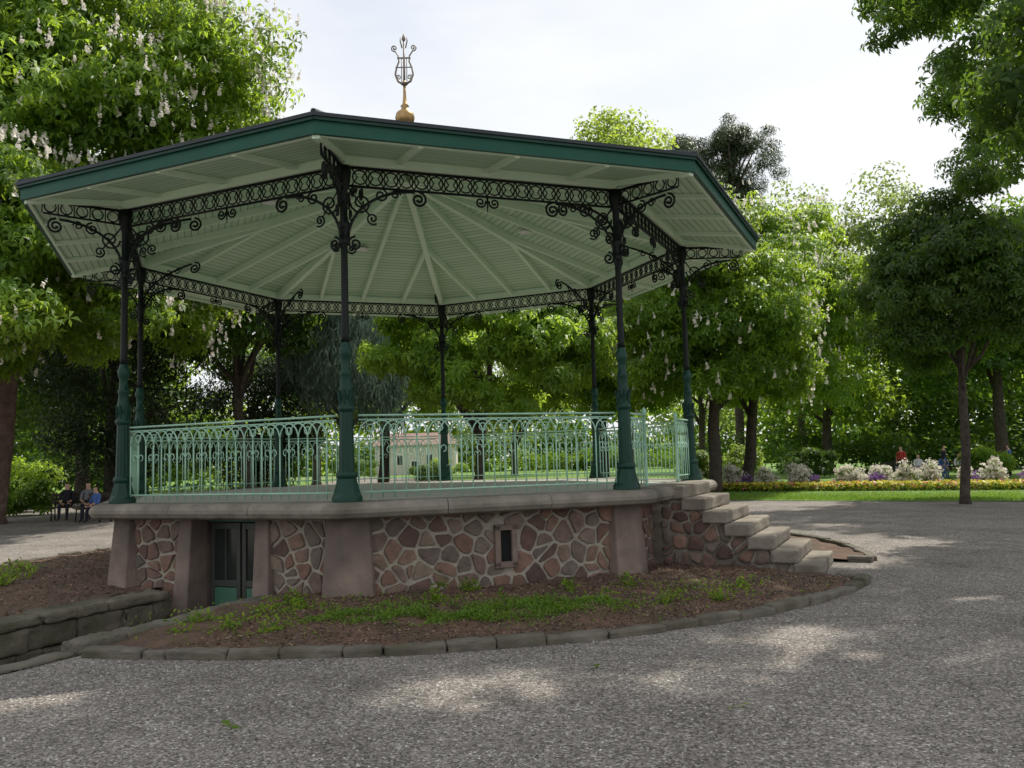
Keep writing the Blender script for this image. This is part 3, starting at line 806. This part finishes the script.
rr=np.hypot(x-CX,y-CY); k=rr>RK+.2; p=np.stack([x,y,np.full(n,.012)],1)[k]
quads('fallen_leaves',leafquads(p,norm(np.array([0,0,1.])+r.normal(size=(len(p),3))*.2),.03,.55,1,.05,r),r.uniform(0,1,len(p)),M['litter'])
p=np.array([[-1.75,5.45,.012],[-1.8,5.5,.014],[1.35,5.6,.012],[.6,6.8,.012]])
quads('fallen_leaves',leafquads(p,norm(np.array([0,0,1.])+r.normal(size=(len(p),3))*.12),.10,.5,2,.05,r),r.uniform(.3,1,2*len(p)),M['chest'])

# ------------ trees
CHN='chestnut_tree'
tree(CHN,(-17.0,28),(-15.4,27.5,12.3),(9.4,6.5,8.2),32000,M['chest'],nc=320,L=.30,bark='barkred',tr=.5,seed=2,flowers=2600,cr=(.14,.24),low=-.85,shell=.4,bh=.36)
tree(CHN,(-15.5,22.5),(-13.9,23.0,7.0),(4.8,3.8,4.0),11000,M['chest'],nc=110,L=.27,tr=.28,seed=3,flowers=520)
tree(CHN,(-1.4,31),(-.8,31,5.6),(5.0,4,3.4),11000,M['chestL'],nc=110,L=.28,tr=.2,seed=4,fork=2.2)
tree(CHN,(-7,46),(-6.5,46,8),(6,5,6),8000,M['chestL'],nc=110,L=.36,tr=.3,seed=41)
tree(CHN,(4.5,44),(4.5,44,7.0),(5.5,5,5),8000,M['chest'],nc=100,L=.36,tr=.3,seed=42,flowers=60)
tree(CHN,(8.3,36),(8.4,36,7.2),(5.0,4.5,5.0),14000,M['chest'],nc=130,L=.28,tr=.28,seed=5,flowers=420,fork=2.6)
tree(CHN,(11.5,43),(12.5,43,8.4),(6.2,5,6.2),12000,M['chest'],nc=140,L=.32,tr=.3,seed=6,flowers=260,fork=2.8)
tree('deciduous_tree',(12.5,24.2),(12.9,24.2,6.0),(3.0,2.9,3.6),10000,M['darkleaf'],nc=90,L=.20,tr=.13,seed=7,fork=3.0,cr=(.18,.30))
# tall tree right of view, unseen main canopy widened and thinned to dapple gravel
tree(CHN,(17,19),(10.6,15.4,18.2),(13,6.4,4.4),13500,M['darkleaf'],nc=120,L=.27,tr=.5,seed=8,fork=7,cr=(.14,.26),shell=.2,
   extra=[(12.4+random.uniform(-2.2,3),17+random.uniform(-1.5,1.5),9.4+random.uniform(-2.6,2.8),random.uniform(.5,.9)) for _ in range(46)])
tree(CHN,(23,29),(20.5,27.5,16.5),(8.8,6.5,6.0),9500,M['darkleaf'],nc=82,L=.32,tr=.45,seed=9,fork=5,cr=(.13,.22))  # added tree, crown sized and thinned to shade the gravel at right
tree('lime_tree',(8.2,62),(8.2,62,19.2),(5.8,5,9.9),13000,M['bright'],nc=150,L=.36,W=.6,palm=1,tr=.4,seed=10,cr=(.2,.34),shell=.35)
for i,(x,y,z,rx,rz,mt) in enumerate([(24,72,14.5,6.5,11,'pale'),(31,70,15,6.5,11,'pale'),(38,66,12,6,9,'chest'),(17,78,10,6,9,'pale'),(0,84,9,8,9,'pale'),(-16,70,11,7,9.5,'chest'),(-26,58,12,7,10,'chest'),(-22,44,8,5.5,6.5,'darkleaf'),(27,48,9,5.5,7,'darkleaf'),(21,58,8,5,7,'chest'),(34,46,10,6,8,'darkleaf'),(-27,34,9,5,6,'darkleaf')]):
    tree('deciduous_tree',(x,y),(x,y,z),(rx,rx*.85,rz),8500,M[mt],nc=120,L=.42,W=.55,palm=1 if y>50 else 2,tr=.35,seed=50+i,cr=(.2,.32))
rng=np.random.default_rng(77)
pex=[(17.3+rng.normal()*2.0,65+rng.normal()*1.4,rng.uniform(18.0,26.6),rng.uniform(.5,1.1)) for _ in range(48)]
tree('pine_tree',(17,65),(17.3,65,25.6),(1.8,1.8,2.2),8500,M['pine'],nc=14,L=.42,W=.14,palm=3,tr=.32,seed=12,extra=pex,cr=(.3,.5),limbs=34,fork=15)
tree('weeping_cedar',(-7.2,37),(-7.2,37,6.2),(3.0,3,5.0),9000,M['cedar'],nc=110,L=.45,W=.12,palm=2,tr=.25,seed=13,down=True,droop=.1,cr=(.2,.35))
tree('yew_tree',(-15.5,33),(-15.2,33,4.6),(3.6,3.2,4.7),11000,M['yew'],nc=100,L=.22,W=.3,palm=2,tr=.25,seed=14,low=-1,cr=(.22,.34))
tree('yew_tree',(-11.5,38),(-11.3,38,3.6),(3.2,3,3.8),9000,M['yew'],nc=90,L=.24,W=.3,palm=2,tr=.25,seed=15,low=-1,cr=(.22,.34))
tree('deciduous_tree',(-10.3,34),(-10.5,34,8.0),(4.0,3.5,3.6),8000,M['darkleaf'],nc=80,L=.3,palm=3,tr=.22,seed=16,lean=-.5,fork=4.0)
for i,(x,y,rx,rz,mt) in enumerate([(-20.5,36,2.0,1.3,'chest'),(-18.5,33,1.3,.8,'grassblade'),(-23.5,36,2,1.2,'darkleaf'),(12.5,47,1.6,1.1,'bright'),(10.0,48,1.4,.9,'pale'),(30,40,2.0,1.2,'darkleaf'),(17,50,1.6,1.0,'darkleaf'),(23,42,1.5,.9,'chest'),(-6,60,1.8,.9,'darkleaf'),(-7.5,92,2.4,1.1,'chest'),(-15.5,90,2.6,1.3,'darkleaf')]):
    bush('shrub',(x,y,0),(rx,rx*.8,rz),3600,.22,M[mt],seed=200+i)
def mass(name,pts,R,n,L,mat,seed):
    r=np.random.default_rng(seed); C=[];RR=[]
    for (x0,y0,x1,y1,nc,h0,h1) in pts:
        for _ in range(nc):
            t=r.uniform(); hh=h0+(h1-h0)*r.uniform()*(.7+.3*sin(t*17))
            C.append((x0+(x1-x0)*t+r.normal()*1.2,y0+(y1-y0)*t+r.normal()*1.8,hh)); RR.append(r.uniform(*R))
    C=np.array(C);RR=np.array(RR)
    return crown(name,C,RR,n,L,.6,1,mat,None,r,C.mean(0)-np.array([0,0,5]),droop=.2)
mass('distant_trees',[(-90,122,110,132,300,1,21),(-60,120,70,128,130,.5,5)],(2.5,4.2),46000,1.0,M['chest'],301)
mass('distant_trees',[(-60,62,-24,60,110,1,15),(24,64,80,56,150,1,15)],(1.8,3.2),40000,.6,M['darkleaf'],302)
mass('hedge',[(-40,50,-16,52,70,.5,4.5),(14,62,60,52,120,.5,3.5),(0,104,24,100,70,.5,2.4)],(.9,1.5),28000,.36,M['darkleaf'],303)

# ------------ house in the distance
H=empty('pale_house',(-12.5,112,0)); H.scale=(.72,.72,.72); b=B()
b.box((0,0,2.6),(7,0,0),(0,4,0),(0,0,2.6)); b.obj('walls',M['plaster'],H)
b=B(); b.add([(-7.5,-4.5,5.2),(7.5,-4.5,5.2),(7.5,4.5,5.2),(-7.5,4.5,5.2),(-6,0,7.4),(6,0,7.4)],[(0,1,5,4),(2,3,4,5),(1,2,5),(3,0,4),(3,2,1,0)]); b.obj('roof',M['tile'],H)
b=B(); g=B()
for x in(-5.2,-2.6,2.6,5.2):
    b.box((x,-4.02,2.6),(.62,0,0),(0,.03,0),(0,0,.95)); g.box((x,-4.04,2.6),(.5,0,0),(0,.03,0),(0,0,.83))
    b.box((x,-4.08,2.6),(.03,0,0),(0,.02,0),(0,0,.83))
b.box((0,-4.02,1.25),(.75,0,0),(0,.03,0),(0,0,1.25)); g.box((0,-4.04,1.2),(.6,0,0),(0,.03,0),(0,0,1.15))
b.obj('window_frames',M['whitepaint'],H); g.obj('window_glass',M['glass'],H)

# ------------ people
def person(name,loc,rot,joints,edges,shirt,trous,sit=True,scale=1.0):
    names=list(joints); me=bpy.data.meshes.new('body')
    me.from_pydata([joints[k][0] for k in names],[(names.index(a),names.index(c)) for a,c in edges],[])
    o=bpy.data.objects.new('tmp',me); sc.collection.objects.link(o)
    o.modifiers.new('s','SKIN'); sv=me.skin_vertices[0].data
    for i,k in enumerate(names):
        rr=joints[k][1]; rr=rr if hasattr(rr,'__len__') else (rr,rr); sv[i].radius=rr; sv[i].use_root=(k=='pelvis')
    o.modifiers.new('ss','SUBSURF').levels=1
    dg=bpy.context.evaluated_depsgraph_get(); m2=bpy.data.meshes.new_from_object(o.evaluated_get(dg)); bpy.data.objects.remove(o)
    for m in(M['skin'],M[shirt],M[trous],M['hair']): m2.materials.append(m)
    J={k:Vector(joints[k][0]) for k in names}
    def near(p):
        return min(names,key=lambda k:(J[k]-p).length)
    for f in m2.polygons:
        k=near(f.center); f.use_smooth=True
        if k in('head','face','crown_'):
            f.material_index=3 if (f.center.z>J['head'].z+.03 or f.center.y<J['head'].y-.03) else 0
        elif k in('neck',) or k.startswith('hand') or k.startswith('fing'): f.material_index=0
        elif k.startswith(('hip','knee','pelvis','ank')): f.material_index=2
        elif k.startswith('toe'): f.material_index=3
        else: f.material_index=1
    e=empty(name,loc); e.rotation_euler=(0,0,rot); e.scale=(scale,)*3
    b=bpy.data.objects.new('body',m2); sc.collection.objects.link(b); b.parent=e
    return e
def sitjoints(h0=.45):
    J={'pelvis':((0,0,h0+.08),(.15,.12)),'chest':((0,.0,h0+.38),(.16,.11)),'sh':((0,0,h0+.50),(.10,.08)),'neck':((0,.02,h0+.58),.055),
       'head':((0,.04,h0+.71),(.085,.10)),'crown_':((0,.03,h0+.80),.07)}
    E=[('pelvis','chest'),('chest','sh'),('sh','neck'),('neck','head'),('head','crown_')]
    for s,n in((-1,'L'),(1,'R')):
        J['shl'+n]=((s*.17,0,h0+.48),.06); J['elb'+n]=((s*.22,.08,h0+.22),.045); J['hand'+n]=((s*.12,.28,h0+.17),.035); J['fing'+n]=((s*.10,.36,h0+.16),.02)
        J['hip'+n]=((s*.10,.06,h0+.06),.09); J['knee'+n]=((s*.12,.45,h0+.06),.065); J['ank'+n]=((s*.12,.47,.09),.045); J['toe'+n]=((s*.13,.62,.04),.04)
        E+=[('sh','shl'+n),('shl'+n,'elb'+n),('elb'+n,'hand'+n),('hand'+n,'fing'+n),('pelvis','hip'+n),('hip'+n,'knee'+n),('knee'+n,'ank'+n),('ank'+n,'toe'+n)]
    return J,E
def standjoints():
    J={'pelvis':((0,0,.92),(.14,.10)),'chest':((0,0,1.22),(.16,.11)),'sh':((0,0,1.38),(.10,.08)),'neck':((0,.01,1.47),.052),'head':((0,.03,1.60),(.082,.10)),'crown_':((0,.02,1.69),.068)}
    E=[('pelvis','chest'),('chest','sh'),('sh','neck'),('neck','head'),('head','crown_')]
    for s,n in((-1,'L'),(1,'R')):
        J['shl'+n]=((s*.18,0,1.37),.058); J['elb'+n]=((s*.22,-.02,1.08),.043); J['hand'+n]=((s*.21,.12,.86),.033); J['fing'+n]=((s*.20,.16,.79),.02)
        J['hip'+n]=((s*.09,0,.86),.085); J['knee'+n]=((s*.10,.04*s,.48),.06); J['ank'+n]=((s*.11,-.05*s,.08),.042); J['toe'+n]=((s*.12,.13-.05*s,.035),.04)
        E+=[('sh','shl'+n),('shl'+n,'elb'+n),('elb'+n,'hand'+n),('hand'+n,'fing'+n),('pelvis','hip'+n),('hip'+n,'knee'+n),('knee'+n,'ank'+n),('ank'+n,'toe'+n)]
    return J,E
def bench(loc,rot,w=1.8):
    e=empty('park_bench',loc); e.rotation_euler=(0,0,rot); b=B()
    for i in range(4): b.box((0,-.18+i*.12,.43),(w/2,0,0),(0,.05,0),(0,0,.018))
    for i in range(3): b.box((0,-.27-i*.03,.58+i*.13),(w/2,0,0),(0,.015,0),(0,.0,.05))
    bevel(b.obj('slats',M['bark'],e),.005)
    b=B()
    for s in(-1,1):
        for y in(-.2,.2): b.tube([(s*w*.42,y,0),(s*w*.42,y*.9,.41)],.022,6)
        b.tube([(s*w*.42,-.2,.40),(s*w*.42,-.36,.92)],.02,6); b.tube([(s*w*.42,-.2,.40),(s*w*.42,.2,.40)],.02,6)
    b.obj('legs',M['iron'],e,True)
J,E=sitjoints()
bench((-14.6,29.0,0),pi+.2); person('seated_person',(-14.95,29.0,0),pi+.2,J,E,'cl_dark','cl_dark'); person('seated_person',(-14.2,28.9,0),pi+.3,J,E,'cl_grey','cl_dark')
bench((-13.4,27.6,0),pi-.5,1.4); person('seated_person',(-13.3,27.6,0),pi-.5,J,E,'cl_blue','cl_dark',scale=.9)
bench((20.4,45,0),pi-.2,2.4); person('seated_person',(19.9,45.0,0),pi-.2,J,E,'cl_dark','cl_blue'); person('seated_person',(20.9,44.9,0),pi-.2,J,E,'cl_white','cl_blue')
bench((22.3,44.4,0),pi-.3,1.8); person('seated_person',(22.0,44.5,0),pi-.3,J,E,'cl_blue','cl_grey'); person('seated_person',(22.7,44.3,0),pi-.3,J,E,'cl_white','cl_dark')
J,E=standjoints(); person('standing_person',(19.2,43,0),2.2,J,E,'cl_red','cl_dark'); person('standing_person',(21.5,43.4,0),-2.4,J,E,'cl_dark','cl_blue'); person('standing_person',(24.3,42.6,0),1.4,J,E,'cl_blue','cl_dark',scale=.95)

# ------------ world, sun, camera
EL,AZ=math.radians(57),math.radians(43)
w=bpy.data.worlds.new('World'); sc.world=w; w.use_nodes=True; nt=w.node_tree; nt.nodes.clear(); L=nt.links
o=nt.nodes.new('ShaderNodeOutputWorld'); bg=nt.nodes.new('ShaderNodeBackground'); bg.inputs[1].default_value=.145; L.new(bg.outputs[0],o.inputs[0])
sky=nt.nodes.new('ShaderNodeTexSky'); sky.sky_type='NISHITA'; sky.sun_disc=False; sky.sun_elevation=EL; sky.sun_rotation=AZ; sky.dust_density=2.5; sky.air_density=1.0
tc=nt.nodes.new('ShaderNodeTexCoord'); mp=nt.nodes.new('ShaderNodeMapping'); mp.inputs['Scale'].default_value=(1,1,3); L.new(tc.outputs['Generated'],mp.inputs[0])
n=nt.nodes.new('ShaderNodeTexNoise'); n.inputs['Scale'].default_value=1.6; n.inputs['Detail'].default_value=7; n.inputs['Roughness'].default_value=.55; L.new(mp.outputs[0],n.inputs['Vector'])
r=ramp(nt,[(.34,(.55,.55,.55)),(.6,(1,1,1))]); L.new(n.outputs[0],r.inputs[0])
mx=nt.nodes.new('ShaderNodeMix'); mx.data_type='RGBA'; L.new(r.outputs[0],mx.inputs[0]); L.new(sky.outputs[0],mx.inputs[6]); mx.inputs[7].default_value=(7.0,7.15,7.3,1)
L.new(mx.outputs[2],bg.inputs[0])
sd_=bpy.data.lights.new('sun','SUN'); sd_.energy=5.0; sd_.angle=math.radians(.5); sd_.color=(1,.95,.84)
so=bpy.data.objects.new('sun',sd_); sc.collection.objects.link(so)
S=Vector((sin(AZ)*cos(EL),cos(AZ)*cos(EL),sin(EL))); so.rotation_euler=S.to_track_quat('Z','Y').to_euler(); so.location=S*50

f,pt_,ro=862.77,.08691,-.02878
c_,s_=cos(pt_),sin(pt_); R0v=Vector((1,0,0)); U0=Vector((0,-s_,c_)); Fv=Vector((0,c_,s_))
Rr=R0v*cos(ro)+U0*sin(ro); Ur=U0*cos(ro)-R0v*sin(ro)
cam=bpy.data.cameras.new('camera'); cam.sensor_width=36; cam.lens=f/1024*36; cam.clip_end=3000; cam.clip_start=.05
co=bpy.data.objects.new('camera',cam); sc.collection.objects.link(co)
mw=Matrix(((Rr.x,Ur.x,-Fv.x,0),(Rr.y,Ur.y,-Fv.y,0),(Rr.z,Ur.z,-Fv.z,1.6),(0,0,0,1))); co.matrix_world=mw
sc.camera=co
